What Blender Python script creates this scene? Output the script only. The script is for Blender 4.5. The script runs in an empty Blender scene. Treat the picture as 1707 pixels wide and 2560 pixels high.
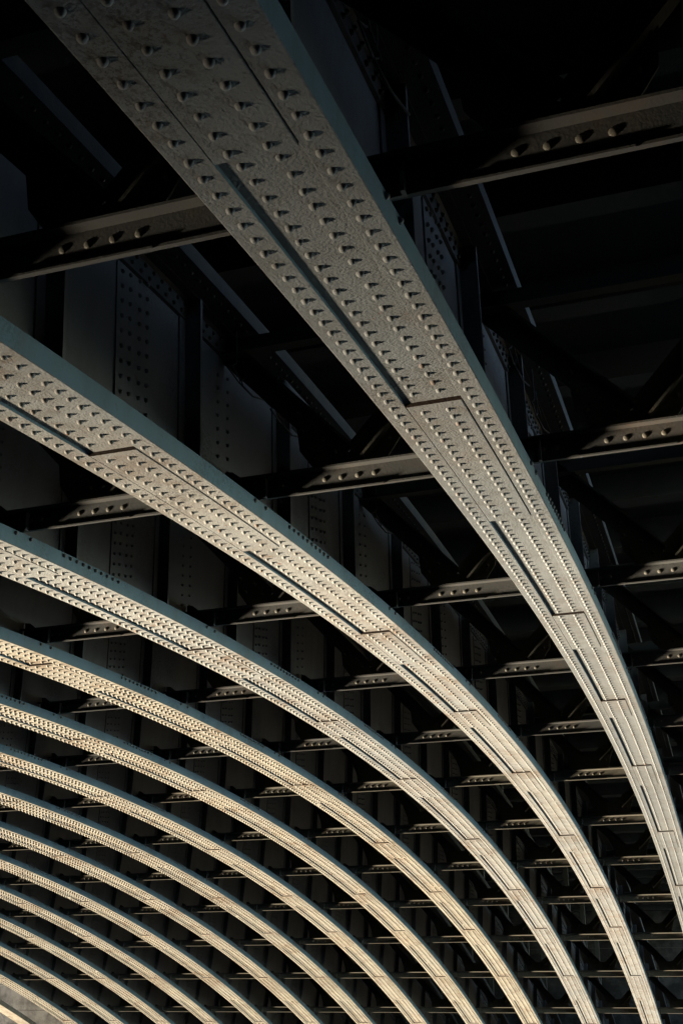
import bpy, math, random
import numpy as np
random.seed(7); rng = np.random.default_rng(7)
C = bpy.context.scene.collection

# ------------------------------------------------------------------ layout
S = 2.4                      # metres between two arch ribs
R = 42.67453                 # intrados radius in rib spacings
TC = 0.27                    # polar angle of the crown
CY, CZ, YAW, PITCH, ROLL, FPX = 0.2765, 41.58331, 0.30121, 0.22333, -0.0599, 2861.507
W = 0.302                    # flange width
TH0, TH1 = 0.0, 0.585        # ends of the arches
SEAM = [.0701, .1354, .1855, .2360, .2971, .3532, .3977, .4538, .5112, .5640]
GAP = [.0397, .0981, .1528, .1971, .2528, .3137, .3647, .4151, .4826, .5330]
STA = [.0478 + .0413*n for n in range(5)] + [.2517, .2943, .3352, .3755, .4178, .4601, .5030, .5450]
PITCH_R = 0.0598 / R
ZOFF = -R*math.cos(.31)*S + 1.0       # springing about a metre above the river
NRIB = 15                    # rib numbers 0..13 are arches, 14 is the fascia

def P(th, rho, Y):
    th = np.asarray(th, float) - TC; rr = (R + np.asarray(rho, float))*S
    x, z, y = rr*np.sin(th), rr*np.cos(th) + ZOFF, np.asarray(Y, float)*S
    x, y, z = np.broadcast_arrays(x, y, z)
    return np.stack([x, y, z], -1)
def lat(k, u): return k + .071 - u*W
def webY(k): return k + .071 - W/2

# ------------------------------------------------------------------ mesh helper
class MB:
    def __init__(s): s.v = []; s.f = []; s.n = 0; s.sm = []
    def add(s, v, f, smooth=False):
        v = np.asarray(v, float).reshape(-1, 3)
        s.v.append(v)
        for q in f: s.f.append(tuple(int(i) + s.n for i in q))
        s.sm += [smooth]*len(f); s.n += len(v)
    def build(s, name, mat, parent=None, origin=None):
        me = bpy.data.meshes.new(name)
        v = np.concatenate(s.v)
        if origin is not None: v = v - np.asarray(origin)
        me.from_pydata(v.tolist(), [], s.f)
        me.polygons.foreach_set('use_smooth', s.sm)
        me.materials.append(mat)
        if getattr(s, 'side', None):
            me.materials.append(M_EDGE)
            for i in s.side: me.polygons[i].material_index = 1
        me.update()
        o = bpy.data.objects.new(name, me); C.objects.link(o)
        if parent is not None: o.parent = parent
        return o

def box8(mb, c):             # c: 8 corners, bottom ring 0-3, top ring 4-7
    mb.add(c, [(0,3,2,1),(4,5,6,7),(0,1,5,4),(1,2,6,5),(2,3,7,6),(3,0,4,7)])
def pbox(mb, t0, t1, r0, r1, y0, y1):
    box8(mb, [P(t0,r0,y0),P(t1,r0,y0),P(t1,r0,y1),P(t0,r0,y1),P(t0,r1,y0),P(t1,r1,y0),P(t1,r1,y1),P(t0,r1,y1)])
def lbox(mb, x0,x1,y0,y1,z0,z1):
    box8(mb, [(x0,y0,z0),(x1,y0,z0),(x1,y1,z0),(x0,y1,z0),(x0,y0,z1),(x1,y0,z1),(x1,y1,z1),(x0,y1,z1)])
def sweep(mb, prof, t0, t1, side=False):  # prof: closed list of (Y, rho), extruded along the arc
    n = max(1, int(math.ceil((t1-t0)/.0035)))
    ts = np.linspace(t0, t1, n+1); m = len(prof)
    Y = np.array([p[0] for p in prof]); r = np.array([p[1] for p in prof])
    v = P(ts[:,None], r[None,:], Y[None,:]).reshape(-1,3)
    f = []
    for i in range(n):
        for j in range(m):
            a, b = i*m+j, i*m+(j+1)%m
            f.append((a, b, b+m, a+m))
    f.append(tuple(range(m-1,-1,-1))); f.append(tuple(range(n*m, n*m+m)))
    mb.add(v, f)
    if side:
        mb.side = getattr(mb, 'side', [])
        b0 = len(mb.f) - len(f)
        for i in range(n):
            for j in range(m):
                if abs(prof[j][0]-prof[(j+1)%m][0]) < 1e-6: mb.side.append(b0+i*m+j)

def dome(seg, r=.0089, h=.0104):   # rivet head in (t, y, n) spacings, n outward
    rings = [(r*1.03,-.0006),(r*.94,.38*h),(r*.73,.72*h),(r*.38,.94*h)] if seg > 8 else [(r*1.04,-.0006),(r*.95,.58*h),(r*.5,.93*h)]
    v = []; f = []
    for rr, hh in rings:
        for i in range(seg):
            a = 2*math.pi*i/seg; v.append((rr*math.cos(a), rr*math.sin(a), hh))
    v.append((0,0,h)); L = len(rings)
    for k in range(L-1):
        for i in range(seg):
            a, b = k*seg+i, k*seg+(i+1)%seg; f.append((a,b,b+seg,a+seg))
    for i in range(seg): f.append(((L-1)*seg+i, (L-1)*seg+(i+1)%seg, L*seg))
    return np.array(v), f
D14, D8, D6 = dome(14), dome(8, h=.0122), dome(6, h=.0122)
def frame_axes(th, normal):
    t = th - TC
    T = np.array([math.cos(t),0,-math.sin(t)]); U = np.array([math.sin(t),0,math.cos(t)]); Yv = np.array([0,1.,0])
    if normal == 'down': return T, Yv, -U
    if normal == 'right': return T, U, -Yv
    if normal == 'left': return T, U, Yv
    if normal == 'near': return Yv, U, -T
def rivets(mb, D, th, rho, Y, normal='down', scale=1.0):
    a, b, n = frame_axes(th, normal)
    v = D[0]*S*scale
    mb.add(P(th,rho,Y) + v[:,:1]*a + v[:,1:2]*b + v[:,2:]*n, D[1], True)

# ------------------------------------------------------------------ materials
def new_mat(name):
    m = bpy.data.materials.new(name); m.use_nodes = True
    nt = m.node_tree; b = nt.nodes['Principled BSDF']; return m, nt, b
def noise(nt, co, scale, detail=4, rough=.55, dist=0):
    n = nt.nodes.new('ShaderNodeTexNoise'); n.inputs['Scale'].default_value = scale
    n.inputs['Detail'].default_value = detail; n.inputs['Roughness'].default_value = rough; n.inputs['Distortion'].default_value = dist
    nt.links.new(co, n.inputs['Vector']); return n.outputs['Fac']
def ramp(nt, fac, a, b, ca=0., cb=1.):
    n = nt.nodes.new('ShaderNodeMapRange'); n.inputs['From Min'].default_value = a; n.inputs['From Max'].default_value = b
    n.inputs['To Min'].default_value = ca; n.inputs['To Max'].default_value = cb; n.clamp = True
    nt.links.new(fac, n.inputs['Value']); return n.outputs['Result']
def mth(nt, op, a, b):
    n = nt.nodes.new('ShaderNodeMath'); n.operation = op
    for i, x in enumerate((a, b)):
        if isinstance(x, (int, float)): n.inputs[i].default_value = x
        else: nt.links.new(x, n.inputs[i])
    return n.outputs[0]
def mix(nt, fac, a, b):
    n = nt.nodes.new('ShaderNodeMix'); n.data_type = 'RGBA'; n.clamp_factor = False
    if isinstance(fac, (int, float)): n.inputs[0].default_value = fac
    else: nt.links.new(fac, n.inputs[0])
    for s_, x in ((6, a), (7, b)):
        if isinstance(x, tuple): n.inputs[s_].default_value = (*x, 1)
        else: nt.links.new(x, n.inputs[s_])
    return n.outputs[2]
def coords(nt, scale=(1,1,1)):
    g = nt.nodes.new('ShaderNodeNewGeometry'); m = nt.nodes.new('ShaderNodeMapping')
    m.inputs['Scale'].default_value = scale
    nt.links.new(g.outputs['Position'], m.inputs['Vector']); return m.outputs['Vector']
def bump(nt, b, layers):
    prev = None
    for h, st, dist in layers:
        n = nt.nodes.new('ShaderNodeBump'); n.inputs['Strength'].default_value = st; n.inputs['Distance'].default_value = dist
        nt.links.new(h, n.inputs['Height'])
        if prev is not None: nt.links.new(prev, n.inputs['Normal'])
        prev = n.outputs['Normal']
    nt.links.new(prev, b.inputs['Normal'])

def paint(name, base, alt, grime_amt=1., rust_amt=1., rough=.62, bumpy=1., rusty=False, joint=0.):
    m, nt, b = new_mat(name); co = coords(nt)
    col = mix(nt, ramp(nt, noise(nt, co, .55, 3), .35, .68), base, alt)
    # fine soot speckle gathered in patches
    patch = ramp(nt, noise(nt, co, .8, 5, .6, .4), .50, .66)
    speck = ramp(nt, noise(nt, co, 34, 4, .7), .50, .60)
    fine = ramp(nt, noise(nt, co, 95, 2, .6), .57, .66)
    sp = mth(nt, 'MULTIPLY', mth(nt, 'MAXIMUM', speck, fine), mth(nt, 'ADD', mth(nt, 'MULTIPLY', patch, .6), .045))
    col = mix(nt, mth(nt, 'MULTIPLY', sp, grime_amt), col, (.10,.092,.08))
    # brown weather stains
    st = mth(nt, 'MULTIPLY', ramp(nt, noise(nt, co, .95, 6, .66, 1.2), .49, .66), ramp(nt, noise(nt, co, 6.5, 5, .65), .36, .62))
    col = mix(nt, mth(nt, 'MULTIPLY', st, .55*rust_amt), col, (.30,.19,.11))
    dots = mth(nt, 'MULTIPLY', ramp(nt, noise(nt, co, 11, 2), .70, .76), ramp(nt, noise(nt, co, 1.7, 2), .45, .6))
    col = mix(nt, mth(nt, 'MULTIPLY', dots, .8*rust_amt), col, (.34,.12,.04))
    if joint > 0:    # dirt that has run out of the plate joints, along the arch
        sp_ = nt.nodes.new('ShaderNodeSeparateXYZ'); nt.links.new(co, sp_.inputs[0])
        ang = mth(nt, 'ADD', mth(nt, 'ARCTAN2', sp_.outputs[0], mth(nt, 'SUBTRACT', sp_.outputs[2], ZOFF)), TC)
        cr = nt.nodes.new('ShaderNodeValToRGB'); el = cr.color_ramp.elements
        nt.links.new(mth(nt, 'DIVIDE', ang, .6), cr.inputs[0])
        el[0].position = 0; el[0].color = (0,0,0,1); el[1].position = 1; el[1].color = (0,0,0,1)
        for t_ in SEAM[:9]:
            for d_, v_ in ((-.004, 0), (.0005, 1), (.016, 0)):
                e_ = el.new((t_+d_)/.6); e_.color = (v_,v_,v_,1)
        pj = mth(nt, 'MULTIPLY', cr.outputs[0], ramp(nt, noise(nt, co, 3.1, 6, .7, .6), .34, .66))
        pj = mth(nt, 'MULTIPLY', pj, ramp(nt, noise(nt, co, .42, 2), .36, .62, .15, 1))
        col = mix(nt, mth(nt, 'MULTIPLY', pj, joint), col, (.27,.17,.10))
    if rusty:    # some heads bleed rust
        col = mix(nt, ramp(nt, noise(nt, co, 5.5, 2), .64, .70, 0, .3+.3*rust_amt), col, (.33,.15,.07))
    cs = coords(nt, (3.2,3.2,.45))
    col = mix(nt, ramp(nt, noise(nt, cs, 1.6, 4, .6), .45, .75, 0, .30*grime_amt), col, (.16,.14,.115))
    nt.links.new(col, b.inputs['Base Color'])
    nt.links.new(ramp(nt, patch, 0, 1, rough, rough+.16), b.inputs['Roughness'])
    b.inputs['Specular IOR Level'].default_value = .32
    bump(nt, b, [(noise(nt, co, 7, 2), .45*bumpy, .010), (noise(nt, co, 56, 2, .5), 1.0*bumpy, .0075)])
    return m
M_FLS = [paint('shaded_bridge_paint', (.365,.385,.39), (.32,.345,.36), 1.2, .45, joint=.45),  # light falloff painted in: near ribs greyer and darker, far ribs warmer
         paint('halflit_bridge_paint', (.565,.565,.54), (.50,.525,.53), 1.15, 1.3, joint=.8),
         paint('sunlit_bridge_paint', (.67,.61,.50), (.60,.575,.50), 1.0, 1.5, joint=.95)]
M_RIVS = [paint('shaded_rivet_paint', (.50,.515,.51), (.45,.465,.47), .6, .6, .55, .35, True),  # same painted falloff on rivets; near heads kept lighter as painted highlights
          paint('halflit_rivet_paint', (.62,.60,.55), (.56,.545,.51), .6, 1.4, .55, .35, True),
          paint('sunlit_rivet_paint', (.67,.61,.50), (.61,.57,.49), .6, 1.4, .55, .35, True)]
M_FL = M_FLS[2]
M_EDGE = paint('skylit_edge_paint', (.34,.52,.60), (.30,.45,.52), .8, .5, .6, .4)  # blue skylight on the side faces, put into their colour
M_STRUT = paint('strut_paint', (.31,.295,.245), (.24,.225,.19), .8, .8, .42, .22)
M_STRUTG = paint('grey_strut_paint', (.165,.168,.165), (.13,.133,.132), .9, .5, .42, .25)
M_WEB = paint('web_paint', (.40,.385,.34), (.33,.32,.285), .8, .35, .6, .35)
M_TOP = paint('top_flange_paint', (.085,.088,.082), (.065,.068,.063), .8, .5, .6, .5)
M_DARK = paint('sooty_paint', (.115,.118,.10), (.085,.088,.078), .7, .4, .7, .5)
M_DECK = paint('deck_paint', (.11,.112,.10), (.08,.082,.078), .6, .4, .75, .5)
M_RUST = paint('rusty_paint', (.05,.032,.022), (.04,.028,.02), .5, .5, .8, .5)
def stone(name, a, bcol, sx=1.2, sz=.5):
    m, nt, b = new_mat(name); co = coords(nt)
    br = nt.nodes.new('ShaderNodeTexBrick'); mp = nt.nodes.new('ShaderNodeMapping'); mp.inputs['Rotation'].default_value = (math.pi/2,0,math.pi/2)
    nt.links.new(co, mp.inputs['Vector']); nt.links.new(mp.outputs['Vector'], br.inputs['Vector'])
    br.inputs['Scale'].default_value = 1; br.inputs['Brick Width'].default_value = sx; br.inputs['Row Height'].default_value = sz; br.inputs['Mortar Size'].default_value = .012
    br.inputs['Color1'].default_value = (*a,1); br.inputs['Color2'].default_value = (*bcol,1); br.inputs['Mortar'].default_value = (.12,.11,.10,1)
    col = mix(nt, ramp(nt, noise(nt, co, 1.3, 6, .65), .42, .62, 0, .7), br.outputs['Color'], (.13,.125,.11))
    nt.links.new(col, b.inputs['Base Color']); b.inputs['Roughness'].default_value = .85
    bump(nt, b, [(noise(nt, co, 12, 5), .6, .02)])
    return m
M_STONE = stone('pier_stone', (.62,.60,.55), (.5,.48,.44))
M_QUAY = stone('quay_stone', (.03,.029,.026), (.024,.023,.021))

def tag(o, label=None, cat=None, group=None, kind=None):
    if label: o['label'] = label
    if cat: o['category'] = cat
    if group: o['group'] = group
    if kind: o['kind'] = kind
    return o
def empty(name, loc):
    o = bpy.data.objects.new(name, None); o.location = loc; o.empty_display_size = .2; C.objects.link(o); return o
ORD = ['zeroth','first','second','third','fourth','fifth','sixth','seventh','eighth','ninth','tenth','eleventh','twelfth','thirteenth','fourteenth']

# ------------------------------------------------------------------ camera maths (used to leave out what the lens cannot see)
def axes_gauge():
    ca,sa,cb,sb,cc,sc = math.cos(YAW),math.sin(YAW),math.cos(PITCH),math.sin(PITCH),math.cos(ROLL),math.sin(ROLL)
    f = np.array([cb*ca,cb*sa,sb]); r = np.array([sa,-ca,0]); u = np.cross(r,f)
    return cc*r+sc*u, -sc*r+cc*u, f
def to_world_dir(v):
    c, s = math.cos(TC), math.sin(TC)
    return np.array([v[0]*c - v[2]*s, v[1], v[0]*s + v[2]*c])
r_, u_, f_ = [to_world_dir(v) for v in axes_gauge()]
CAM = P(0, CZ-R, CY)
def proj(p):
    d = np.asarray(p) - CAM; w = d@f_
    return 853.5 + FPX*(d@r_)/w, 1280 - FPX*(d@u_)/w, w
def seen(p, m=250):
    x, y, w = proj(p); return w > 0 and -m < x < 1707+m and -m < y < 2560+m

# ------------------------------------------------------------------ arch ribs
def seams_for(k):
    sm = list(zip(GAP, SEAM)); j = 0
    if k == 5:       # this arch has one cover plate joint fewer
        sm = [s_ for s_ in sm if abs(s_[1]-.2971) > 1e-6 and abs(s_[1]-.3532) > 1e-6] + [(.2528,.3532)]
        sm.sort()
    if k >= 6:
        sm = [(g + rng.uniform(-.0015,.0015), s_) for g, s_ in sm]
    return sm
def make_rib(k):
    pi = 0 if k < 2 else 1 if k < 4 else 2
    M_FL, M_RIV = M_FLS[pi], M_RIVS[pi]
    near = k in (1,2,3,4)
    root = empty('arch_rib', P(.03, 0, webY(k)))
    inv = -np.array(root.location)
    def part(mb, name, mat, parent=root):
        o = mb.build(name, mat, parent, origin=root.location); return o
    # bottom flange: two side strips and the centre plate that steps in and out
    t0, t1 = TH0, TH1
    mb = MB()
    def L(u): return lat(k, u)
    c = .0012/W*1.6
    sk = .065
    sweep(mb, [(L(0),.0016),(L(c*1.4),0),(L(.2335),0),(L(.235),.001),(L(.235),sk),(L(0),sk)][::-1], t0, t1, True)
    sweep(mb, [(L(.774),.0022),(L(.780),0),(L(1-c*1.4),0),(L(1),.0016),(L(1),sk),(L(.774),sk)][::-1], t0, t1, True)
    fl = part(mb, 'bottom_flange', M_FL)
    mb = MB(); pr = -.0016; rc = .0095
    sm = seams_for(k); cur = t0
    level = []
    for g, s_ in sm:
        level += [(cur, g, pr), (g, s_, rc)]; cur = s_
    level.append((cur, t1, pr))
    for a, b, lv in level:
        if b-a < 1e-4: continue
        if lv == pr:
            e = .0095; sweep(mb, [(L(.235+e),lv+.001),(L(.235+e*1.5),lv),(L(.774-e*1.5),lv),(L(.774-e),lv+.001),(L(.774-e),.03),(L(.235+e),.03)][::-1], a+.00001, b)
        else:
            sweep(mb, [(L(.2355),lv),(L(.7735),lv),(L(.7735),.03),(L(.2355),.03)][::-1], a, b-.00006)
    sweep(mb, [(L(.2355),.0302),(L(.7735),.0302),(L(.7735),sk-.002),(L(.2355),sk-.002)][::-1], t0, t1)
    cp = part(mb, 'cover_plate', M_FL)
    for g, s_ in sm:
        if seen(P(s_,0,L(.5)), 60):
            m2 = MB(); pbox(m2, s_-.00005, s_-.00001, pr-.0004, rc+.001, L(.7725), L(.2370))
            part(m2, 'rusty_joint', M_RUST, cp)
    # rivets on the flange
    D = D14 if k in (1,2) else D8; rs = 1.0 if k < 3 else 1.12 if k < 4 else 1.25 if k < 7 else 1.42
    def lev(th):
        for a, b, lv in level:
            if a <= th < b: return lv
        return pr
    spots = []
    skip = [g for g, _ in sm] + [s_ for _, s_ in sm]
    n = int((t1-t0)/PITCH_R)
    base = 1.3101/R
    n0 = int((t0-base)/PITCH_R)
    for i in range(n0, n0+n):
        for row, u in enumerate((.116, .364, .606, .856)):
            th = base + i*PITCH_R
            if th < t0+.002 or th > t1-.002: continue
            if rng.random() < .002: continue
            rho = 0 if row in (0,3) else lev(th)
            if row in (1,2) and min(abs(th-s_) for s_ in skip) < .00022: continue
            spots.append((th + rng.normal(0,.00002), rho, L(u) + rng.normal(0,.0005)))
    spots = [s_ for s_ in spots if seen(P(*s_), 120)]
    big = []
    if near:
        spots.sort(key=lambda s_: proj(P(*s_))[2]); big, spots = spots[:100], spots[100:]
        if big:
            me = bpy.data.meshes.new('rivet'); me.from_pydata((D[0]*S).tolist(), [], D[1]); me.polygons.foreach_set('use_smooth', [True]*len(D[1])); me.materials.append(M_RIV)
            for th, rho, Y in big:
                o = bpy.data.objects.new('rivet', me); o.parent = fl
                o.location = P(th,rho,Y) + inv; o.rotation_euler = (math.pi, th-TC, 0); C.objects.link(o)
                sc = rng.uniform(.93,1.07); o.scale = (sc,sc,sc*rng.uniform(.9,1.1))
    if spots:
        mb = MB()
        for th, rho, Y in spots: rivets(mb, D, th, rho, Y, 'down', rs*rng.uniform(.93,1.07))
    else: mb = MB()
    # rivets on the edge of the flange
    Y1 = L(1)
    Dk = D14 if k < 3 else D6
    for t in STA:
        for d in (-.0010,.0014): rivets(mb, Dk, t+d, .052, Y1, 'right', .95)
    for g, _ in sm[1:]:
        for j in range(10): rivets(mb, Dk, g-.0018+j*.0012, .050, Y1, 'right', .95)
    tag(part(mb, 'rivet_row', M_RIV, fl), kind='stuff')
    # web, stiffeners, splice plates
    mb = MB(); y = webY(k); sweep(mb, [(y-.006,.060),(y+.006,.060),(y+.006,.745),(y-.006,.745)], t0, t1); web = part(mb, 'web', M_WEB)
    mbs = []; j = 0
    tt = STA[0] - .0077 - .0206
    while tt < t1 - .003:
        if tt > t0:
            if seen(P(tt,.3,y), 500):
                m2 = MB(); pbox(m2, tt-.00018, tt+.00018, .0655, .735, y-.072, y-.0061); pbox(m2, tt-.00018, tt+.00018, .0655, .735, y+.0061, y+.072)
                pbox(m2, tt-.0012, tt-.00019, .0655, .66, y-.0125, y-.0062)
                mbs.append(m2)
        tt += .0206
    for m2 in mbs: part(m2, 'stiffener', M_WEB, web)
    for t in STA:
        a, b = t-.0193, t-.0140
        if a < t0 or not seen(P(a,.3,y), 400): continue
        m2 = MB(); pbox(m2, a, b, .066, .645, y-.0115, y-.0061)
        Dp = D8 if k < 5 else D6
        for ci, fr in enumerate((.13,.36,.64,.87)):
            for rr in np.arange(.10 + (.0 if ci%2 == 0 else .012), .64, .052):
                rivets(m2, Dp, a+(b-a)*fr, rr + (.022 if ci > 1 else 0), y-.0115, 'right', .85)
        part(m2, 'splice_plate', M_WEB, web)
    if k in (1, 2, 3):
        m2 = MB()
        for t in STA[1:4]:
            for d in (-.0004, .0017):
                for rr in np.arange(.13, .62, .055): rivets(m2, D8, t+d-.0008, rr + (.02 if d > 0 else 0), y-.0061, 'right', .8)
        tag(part(m2, 'web_rivet_row', M_WEB, web), kind='stuff')
    # top flange with its web angle
    mb = MB()
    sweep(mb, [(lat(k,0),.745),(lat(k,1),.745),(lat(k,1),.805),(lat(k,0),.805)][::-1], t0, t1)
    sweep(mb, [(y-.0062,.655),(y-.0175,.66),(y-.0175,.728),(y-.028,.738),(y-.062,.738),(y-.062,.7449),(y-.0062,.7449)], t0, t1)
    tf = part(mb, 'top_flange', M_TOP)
    if k < 6:
        mb = MB(); th = t0+.01
        while th < .40:
            if seen(P(th,.7,y), 60):
                rivets(mb, D8, th, .678, y-.0175, 'right', .85); rivets(mb, D8, th+PITCH_R*.5, .712, y-.0175, 'right', .85)
                rivets(mb, D8, th, .745, lat(k,.88), 'down', .85)
            th += PITCH_R
        if mb.n: tag(part(mb, 'rivet_row', M_TOP, tf), kind='stuff')
    # posts that carry the deck
    for t in STA:
        ztop = DECKZ - .02
        p = P(t,.80,y)
        if p[2] > ztop-.1 or k in (1,2): continue
        m2 = MB(); w_ = .09
        lbox(m2, p[0]-w_, p[0]+w_, p[1]-w_, p[1]+w_, p[2], ztop)
        part(m2, 'spandrel_post', M_DARK)
    return root
DECKZ = (R+.98)*S + ZOFF
LAB = {0:'iron arch rib past the right picture edge, holding the ends of the rightmost struts',
 1:'widest riveted arch rib, grey at the picture top, sweeping down to the lower right',
 2:'second arch rib from the right, entering at mid left with a broad blue edge'}
for k in range(0, 14):
    r = make_rib(k)
    lb = LAB.get(k) or ('%s cream studded arch rib from the right, the big one being first' % ORD[k]
        if k < 9 else '%s narrow cream arch rib from the right, the big one being first' % ORD[k] if k < 13 else 'last studded arch rib at lower left, next to the smooth fascia arch')
    tag(r, lb, 'arch rib', 'riveted arch ribs under the bridge')

# smooth outer arch of the bridge
root = empty('fascia_arch', P(.3, 0, 14))
mb = MB(); Y = 14.0; sweep(mb, [(Y+.12,0),(Y+.12,.06),(Y-.19,.06),(Y-.19,0),(Y-.17,-.012),(Y+.10,-.012)], TH0, TH1); mb.build('soffit_band', M_FL, root, origin=root.location)
tag(root, 'smooth cream outer arch band in the bottom left corner', 'fascia arch')

# ------------------------------------------------------------------ cross frames between the ribs
def dist_scale(p): return S*FPX/max(proj(p)[2], .1)
def make_frame_parts(near=False):
    """meshes of one cross frame in local axes: x along the arch (away from the camera), y across, z radial; origin on the strut centre line at rho 0"""
    out = {}
    half = .5 - .012; s = S
    def B(mb, x0,x1,y0,y1,z0,z1): lbox(mb, x0*s,x1*s,y0*s,y1*s,z0*s,z1*s)
    mb = MB()
    B(mb, -.004,.004, -half,half, .072,.143)
    B(mb, -.040,.004, -half,half, .1432,.150)
    B(mb, -.011,.004, -half,half, .065,.0718)
    B(mb, -.016,-.0112, -.13,.20, .0625,.0675)
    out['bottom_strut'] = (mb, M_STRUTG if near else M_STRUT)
    mb = MB()      # end cleat at the left rib and corner gusset
    B(mb, -.012,-.0042, half-.175,half-.128, .064,.138)
    B(mb, -.030,-.0122, half-.175,half-.166, .064,.138)
    out['end_cleat'] = (mb, M_WEB)
    mb = MB()
    g = np.array([(0,.1502),(0,.195),(-.03,.192),(-.07,.160),(-.08,.1502)])
    for sy, nm in ((1,'corner_gusset'),):
        mb = MB()
        v = [(x*s, sy*(half+a)*s, b*s) for x in (.004,.010) for a, b in g]
        n = len(g); f = [tuple(range(n)), tuple(range(2*n-1,n-1,-1))] + [(i,(i+1)%n,(i+1)%n+n,i+n) for i in range(n)]
        mb.add(v, f); out[nm] = (mb, M_DARK)
    # two diagonals in a V and a cusped plate where they meet
    def bar(sy):
        mb = MB(); a = np.array([sy*(.02 if near else .07), .20 if near else .26]); b = np.array([sy*half,.70]); d = b-a; d /= np.linalg.norm(d); nrm = np.array([-d[1], d[0]])
        for w0, w1, x0, x1 in ((-.046,.046,.012,.018), (.036,.046,-.028,.0118)):
            c = [a+nrm*w0, b+nrm*w0, b+nrm*w1, a+nrm*w1]
            box8(mb, [(x0*s,p[0]*s,p[1]*s) for p in c] + [(x1*s,p[0]*s,p[1]*s) for p in c])
        return mb
    out['diagonal_left'] = (bar(1), M_DARK); out['diagonal_right'] = (bar(-1), M_DARK)
    if near:
        for nm in ('diagonal_left','diagonal_right'): pass
    mb = MB(); arc = [(.155*math.cos(t), .415+.125*math.sin(t)) for t in np.linspace(math.pi*1.93, math.pi*1.07, 13)]
    if near: arc = [(.11,.30),(.06,.235),(0,.205),(-.06,.235),(-.11,.30)]
    pts = [(-.17,.150),(.17,.150),(.185,.24),(.235,.36),(.21,.40)] ; pts += arc ; pts += [(-.21,.40),(-.235,.36),(-.185,.24)]
    if near: pts = [(-.13,.150),(.13,.150),(.19,.235),(.20,.33),(.17,.355)] + arc + [(-.17,.355),(-.20,.33),(-.19,.235)]
    n = len(pts); x0, x1 = .0045,.0115
    v = [(x*s,a*s,b*s) for x in (x0,x1) for a,b in pts]
    mb.add(v, [tuple(range(n)), tuple(range(2*n-1,n-1,-1))] + [(i,(i+1)%n,(i+1)%n+n,i+n) for i in range(n)])
    for yy, zz in [(-.055,.21),(-.10,.27),(-.15,.235),(-.18,.31),(-.19,.38),(.055,.21),(.10,.27),(.15,.235),(.18,.31),(.19,.38)]:
        v = D8[0]*s*1.1; mb.add(np.stack([-v[:,2]+.0045*s, v[:,0]+yy*s, v[:,1]+zz*s], -1), D8[1], True)
    out['gusset_plate'] = (mb, M_DARK)
    mb = MB(); B(mb, -.004,.004, -half,half, .66,.735); B(mb, -.05,.004, -half,half, .654,.6598)
    out['top_strut'] = (mb, M_DARK)
    return out
FMS = []
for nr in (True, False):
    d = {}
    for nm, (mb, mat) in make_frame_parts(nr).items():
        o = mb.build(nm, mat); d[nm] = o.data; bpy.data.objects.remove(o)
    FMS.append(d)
RV = [( -.093,.110),(-.031,.110),(.031,.110),(.093,.110),(.262,.108),(.31,.108),(-.328,.116)]
def rivet_mesh(D, pts, name, hz=.36):
    mb = MB()
    for y, z in pts:
        v = D[0]*S*1.12*np.array([1,1,hz])
        mb.add(np.stack([-v[:,2]-.004*S, v[:,0]+y*S, v[:,1]+z*S], -1), D[1], True)
    o = mb.build(name, M_STRUT); me = o.data; bpy.data.objects.remove(o); return me
R1 = rivet_mesh(D14, [(0,0)], 'rivet'); R2 = rivet_mesh(D8, [(0,0)], 'rivet', .45)
nf = 0; cnt = {}
for k in range(0, 13):
    for si, th in enumerate(STA):
        yc = webY(k) + .5
        pts = [P(th, .11, yc+d) for d in (-.45,-.2,0,.2,.45)]
        if not any(seen(p, 30) for p in pts): continue
        o = empty('cross_frame', P(th, 0, yc)); o.rotation_euler = (0, th-TC, 0); nf += 1
        side = 'between the big rib and the right picture edge' if k == 0 else 'between the big rib and the second rib' if k == 1 else 'between %s and %s ribs from the right' % (ORD[k], ORD[k+1])
        cnt[k] = cnt.get(k, 0) + 1
        tag(o, '%s iron strut from the top %s' % (ORD[cnt[k]], side), 'cross brace', 'struts bracing the arch ribs')
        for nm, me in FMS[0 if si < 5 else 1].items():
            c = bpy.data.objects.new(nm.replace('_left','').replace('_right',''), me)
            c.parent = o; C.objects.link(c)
            if nm == 'bottom_strut': st_ = c
            if nm == 'gusset_plate': gp = c
        big = dist_scale(pts[2]) > 330
        for y, z in RV:
            c = bpy.data.objects.new('rivet', R1 if big else R2); c.location = (0, y*S, z*S); c.parent = st_; C.objects.link(c)
print('frames', nf)

# ------------------------------------------------------------------ deck
ylo, yhi = -1.2*S, 14.6*S
x0, x1 = P(TH0,0,0)[0]-1, P(TH1,0,0)[0]+1
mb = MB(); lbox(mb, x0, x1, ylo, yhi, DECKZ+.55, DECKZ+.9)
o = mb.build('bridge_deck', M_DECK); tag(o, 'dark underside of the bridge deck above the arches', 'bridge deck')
i = 0; xx = x0+1.0; gi = 0
while xx < x1:
    mb = MB(); lbox(mb, xx-.012, xx+.012, ylo, yhi, DECKZ+.02, DECKZ+.549); lbox(mb, xx-.14, xx+.14, ylo, yhi, DECKZ-.002, DECKZ+.0199)
    if seen((xx, CAM[1]+1, DECKZ), 300) or seen((xx, CAM[1]-1, DECKZ), 300) or seen((xx, CAM[1]+4, DECKZ), 300):
        gi += 1
        o = mb.build('deck_girder', M_DECK)
        tag(o, 'dark deck cross girder above the arch ribs, %s one counted from the top' % (ORD[gi] if gi < 15 else '%dth' % gi), 'girder', 'cross girders under the deck')
    xx += 1.72
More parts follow.
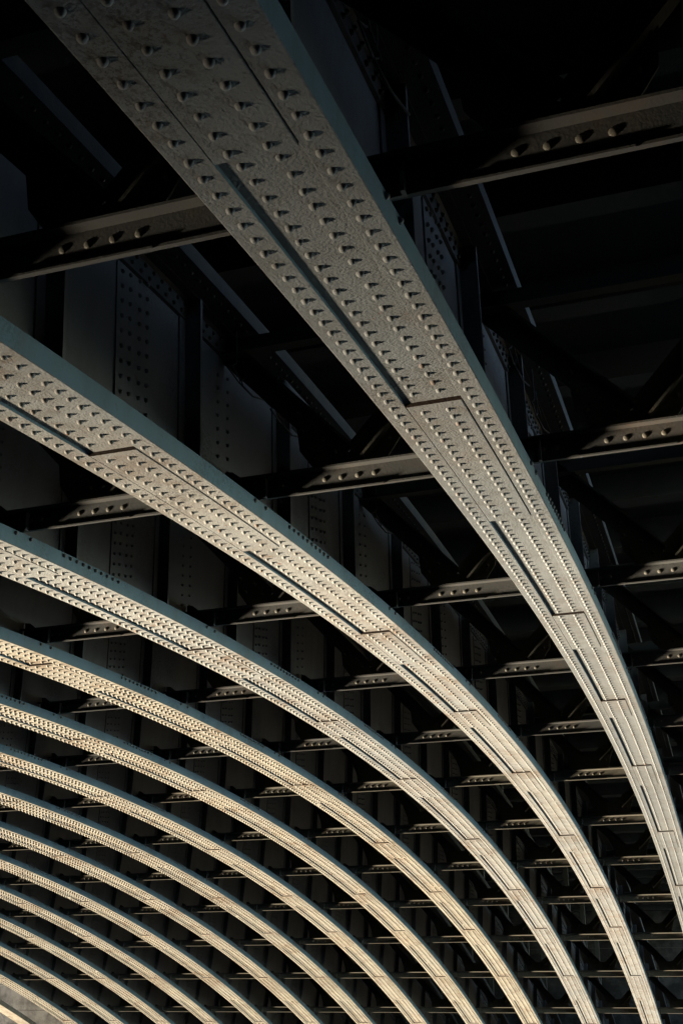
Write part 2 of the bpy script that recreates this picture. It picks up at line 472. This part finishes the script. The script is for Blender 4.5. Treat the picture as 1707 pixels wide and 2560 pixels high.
# ------------------------------------------------------------------ conduit and hangers
def tube(mb, pts, r, seg=8):
    pts = np.array(pts, float); n = len(pts); v = []; 
    for i in range(n):
        d = pts[min(i+1,n-1)] - pts[max(i-1,0)]; d /= np.linalg.norm(d)
        a = np.cross(d, (0,1,0)) if abs(d[1]) < .9 else np.cross(d, (0,0,1)); a /= np.linalg.norm(a); b = np.cross(d, a)
        for j in range(seg):
            t = 2*math.pi*j/seg; v.append(pts[i] + r*(math.cos(t)*a + math.sin(t)*b))
    f = [(i*seg+j, i*seg+(j+1)%seg, (i+1)*seg+(j+1)%seg, (i+1)*seg+j) for i in range(n-1) for j in range(seg)]
    f += [tuple(range(seg-1,-1,-1)), tuple(range((n-1)*seg, n*seg))]
    mb.add(v, f, True)
for k, t0, t1 in ((2, .0985, .1245),):
    mb = MB(); tube(mb, [P(t, .712, webY(k)-.098) for t in np.linspace(t0, t1, 12)], .042, 12)
    o = mb.build('conduit_pipe', M_WEB, origin=P(t0,.7,webY(k)-.098)); o.location = P(t0,.7,webY(k)-.098)
    tag(o, 'thick grey conduit pipe under the top flange of the %s rib' % ('second' if k == 2 else 'big right-hand'), 'pipe')
def hanger(k, t, lab):
    y = webY(k) - .09; s = .004
    o = empty('cable_hanger', P(t, .74, y))
    mb = MB()
    L_ = [(t-.0009,.73),(t-.0009,.60),(t-.0016,.575),(t-.0030,.548),(t-.0004,.53),(t+.0006,.56),(t+.0006,.66)]
    tube(mb, [P(a, b, y) for a, b in L_], .008, 6)
    mb.build('rod_loop', M_TOP, o, origin=o.location)
    mb = MB(); tube(mb, [P(t-.0004,.53,y), P(t+.0022,.515,y-.01), P(t+.006,.56,y-.012)], .009, 6); mb.build('bent_arm', M_TOP, o, origin=o.location)
    mb = MB()
    for j in range(4): tube(mb, [P(t-.0030+j*.0006,.552-j*.006,y-.02), P(t-.0024+j*.0006,.528-j*.006,y-.02)], .006, 6)
    mb.build('clamp', M_TOP, o, origin=o.location)
    tag(o, lab, 'cable hanger', 'wire hangers below the top flanges')
hanger(2, .0885, 'bent wire hanger in front of the second rib web, the longer looped one')
hanger(2, .0985, 'small wire hook on the second rib web, right of the long looped hanger')
hanger(1, .052, 'thin wire hanger beside the top part of the big rib')
hanger(1, .094, 'thin wire hanger high beside the middle of the big rib')
hanger(1, .106, 'wire hook with a bent arm beside the big rib, above the second right-hand strut')
hanger(2, .131, 'small dark hanger on the second rib web between two struts')

# ------------------------------------------------------------------ abutments and unseen shade wall
xe = P(TH1, 0, 0)[0]
o = MB(); lbox(o, xe-.5, xe+6, -3*S, 13.1*S, -4, DECKZ+.5); o = o.build('abutment', M_QUAY); tag(o, 'dark stone abutment at the far end where the arches land', 'abutment')
o = MB(); lbox(o, xe-4, xe+6, 13.12*S, 24*S, -4, 14); o = o.build('stone_pier', M_STONE); tag(o, 'pale weathered stone pier behind the last arches, bottom left corner', 'pier')
xn = P(0, 0, 0)[0]
WALLX = CAM[0]-.9
o = MB(); lbox(o, WALLX-6, WALLX, -8*S, 28*S, -60, CAM[2]+.2); o = o.build('shade_wall', M_QUAY); tag(o, 'unseen wall added behind the viewer to shade the near rib ends', 'shade wall')  # unseen blocker, carried far below the river to shade the near rib ends

# ------------------------------------------------------------------ light
o = MB(); lbox(o, WALLX+.01, CAM[0]+9.5, -2.7*S, -1.35*S, -4, DECKZ+.5); o = o.build('side_shade_wall', M_QUAY); tag(o, 'unseen wall added beside the first rib to hold off side light', 'wing wall')  # unseen blocker added to cut sky light on the near rib sides
o = MB(); lbox(o, WALLX-6.2, WALLX-.3, -3*S, 14.8*S, CAM[2]+.21, DECKZ+.5); o = o.build('abutment', M_QUAY); tag(o, 'stone abutment behind the viewer where the arches spring', 'abutment')
SUN_G = np.array([.25, -1, .45]); SUN_G /= np.linalg.norm(SUN_G)     # way the light travels, thrown up off the river
sv = to_world_dir(SUN_G)
from mathutils import Vector, Matrix
sun = bpy.data.lights.new('sun', 'SUN'); sun.energy = 4.6; sun.angle = math.radians(8); sun.color = (1, .855, .65)
so = bpy.data.objects.new('sun', sun); C.objects.link(so)
so.rotation_euler = Vector(sv).to_track_quat('-Z', 'Y').to_euler()
wd = bpy.data.worlds.new('World'); bpy.context.scene.world = wd; wd.use_nodes = True
nt = wd.node_tree; bg = nt.nodes['Background']
tc = nt.nodes.new('ShaderNodeTexCoord'); sep = nt.nodes.new('ShaderNodeSeparateXYZ'); nt.links.new(tc.outputs['Generated'], sep.inputs[0])
ab = mth(nt, 'ABSOLUTE', sep.outputs[2], 0)
cmb = nt.nodes.new('ShaderNodeCombineXYZ'); nt.links.new(sep.outputs[0], cmb.inputs[0]); nt.links.new(sep.outputs[1], cmb.inputs[1]); nt.links.new(ab, cmb.inputs[2])
sky = nt.nodes.new('ShaderNodeTexSky'); sky.sky_type = 'NISHITA'; sky.sun_disc = False; sky.dust_density = 1.2; sky.ozone_density = 1.3
elev = math.asin(sv[2]); sky.sun_elevation = elev
sky.sun_rotation = math.atan2(-sv[0], -sv[1])
nt.links.new(cmb.outputs[0], sky.inputs['Vector'])
# below the horizon the river mirrors the sky, strongly at grazing angles, little straight down
refl = ramp(nt, ab, 0, .20, 1.3, .02)
# the open river lies to the right; to the left the bridge itself shades the water
neg = mth(nt, 'MULTIPLY', sep.outputs[1], -1.0)
open_side = ramp(nt, neg, -.2, .5, .12, 1.6)
up = ramp(nt, sep.outputs[2], -.005, .005)
fac = mth(nt, 'ADD', mth(nt, 'MULTIPLY', up, 1.0), mth(nt, 'MULTIPLY', mth(nt, 'SUBTRACT', 1.0, up), refl))
fac = mth(nt, 'MULTIPLY', fac, open_side)
mx = mix(nt, fac, (0,0,0), sky.outputs[0]); nt.links.new(mx, bg.inputs['Color'])
bg.inputs['Strength'].default_value = .15

# ------------------------------------------------------------------ camera
cam = bpy.data.cameras.new('camera'); co = bpy.data.objects.new('camera', cam); C.objects.link(co)
M = Matrix(((r_[0],u_[0],-f_[0],CAM[0]),(r_[1],u_[1],-f_[1],CAM[1]),(r_[2],u_[2],-f_[2],CAM[2]),(0,0,0,1)))
co.matrix_world = M
cam.sensor_fit = 'VERTICAL'; cam.sensor_height = 36; cam.lens = 36*FPX/2560; cam.clip_end = 2000; cam.clip_start = .05
sc = bpy.context.scene; sc.camera = co
sc.view_settings.view_transform = 'Standard'; sc.view_settings.look = 'None'; sc.view_settings.exposure = 1.36; sc.view_settings.gamma = 1
sc.cycles.max_bounces = 3; sc.cycles.diffuse_bounces = 0; sc.cycles.glossy_bounces = 1
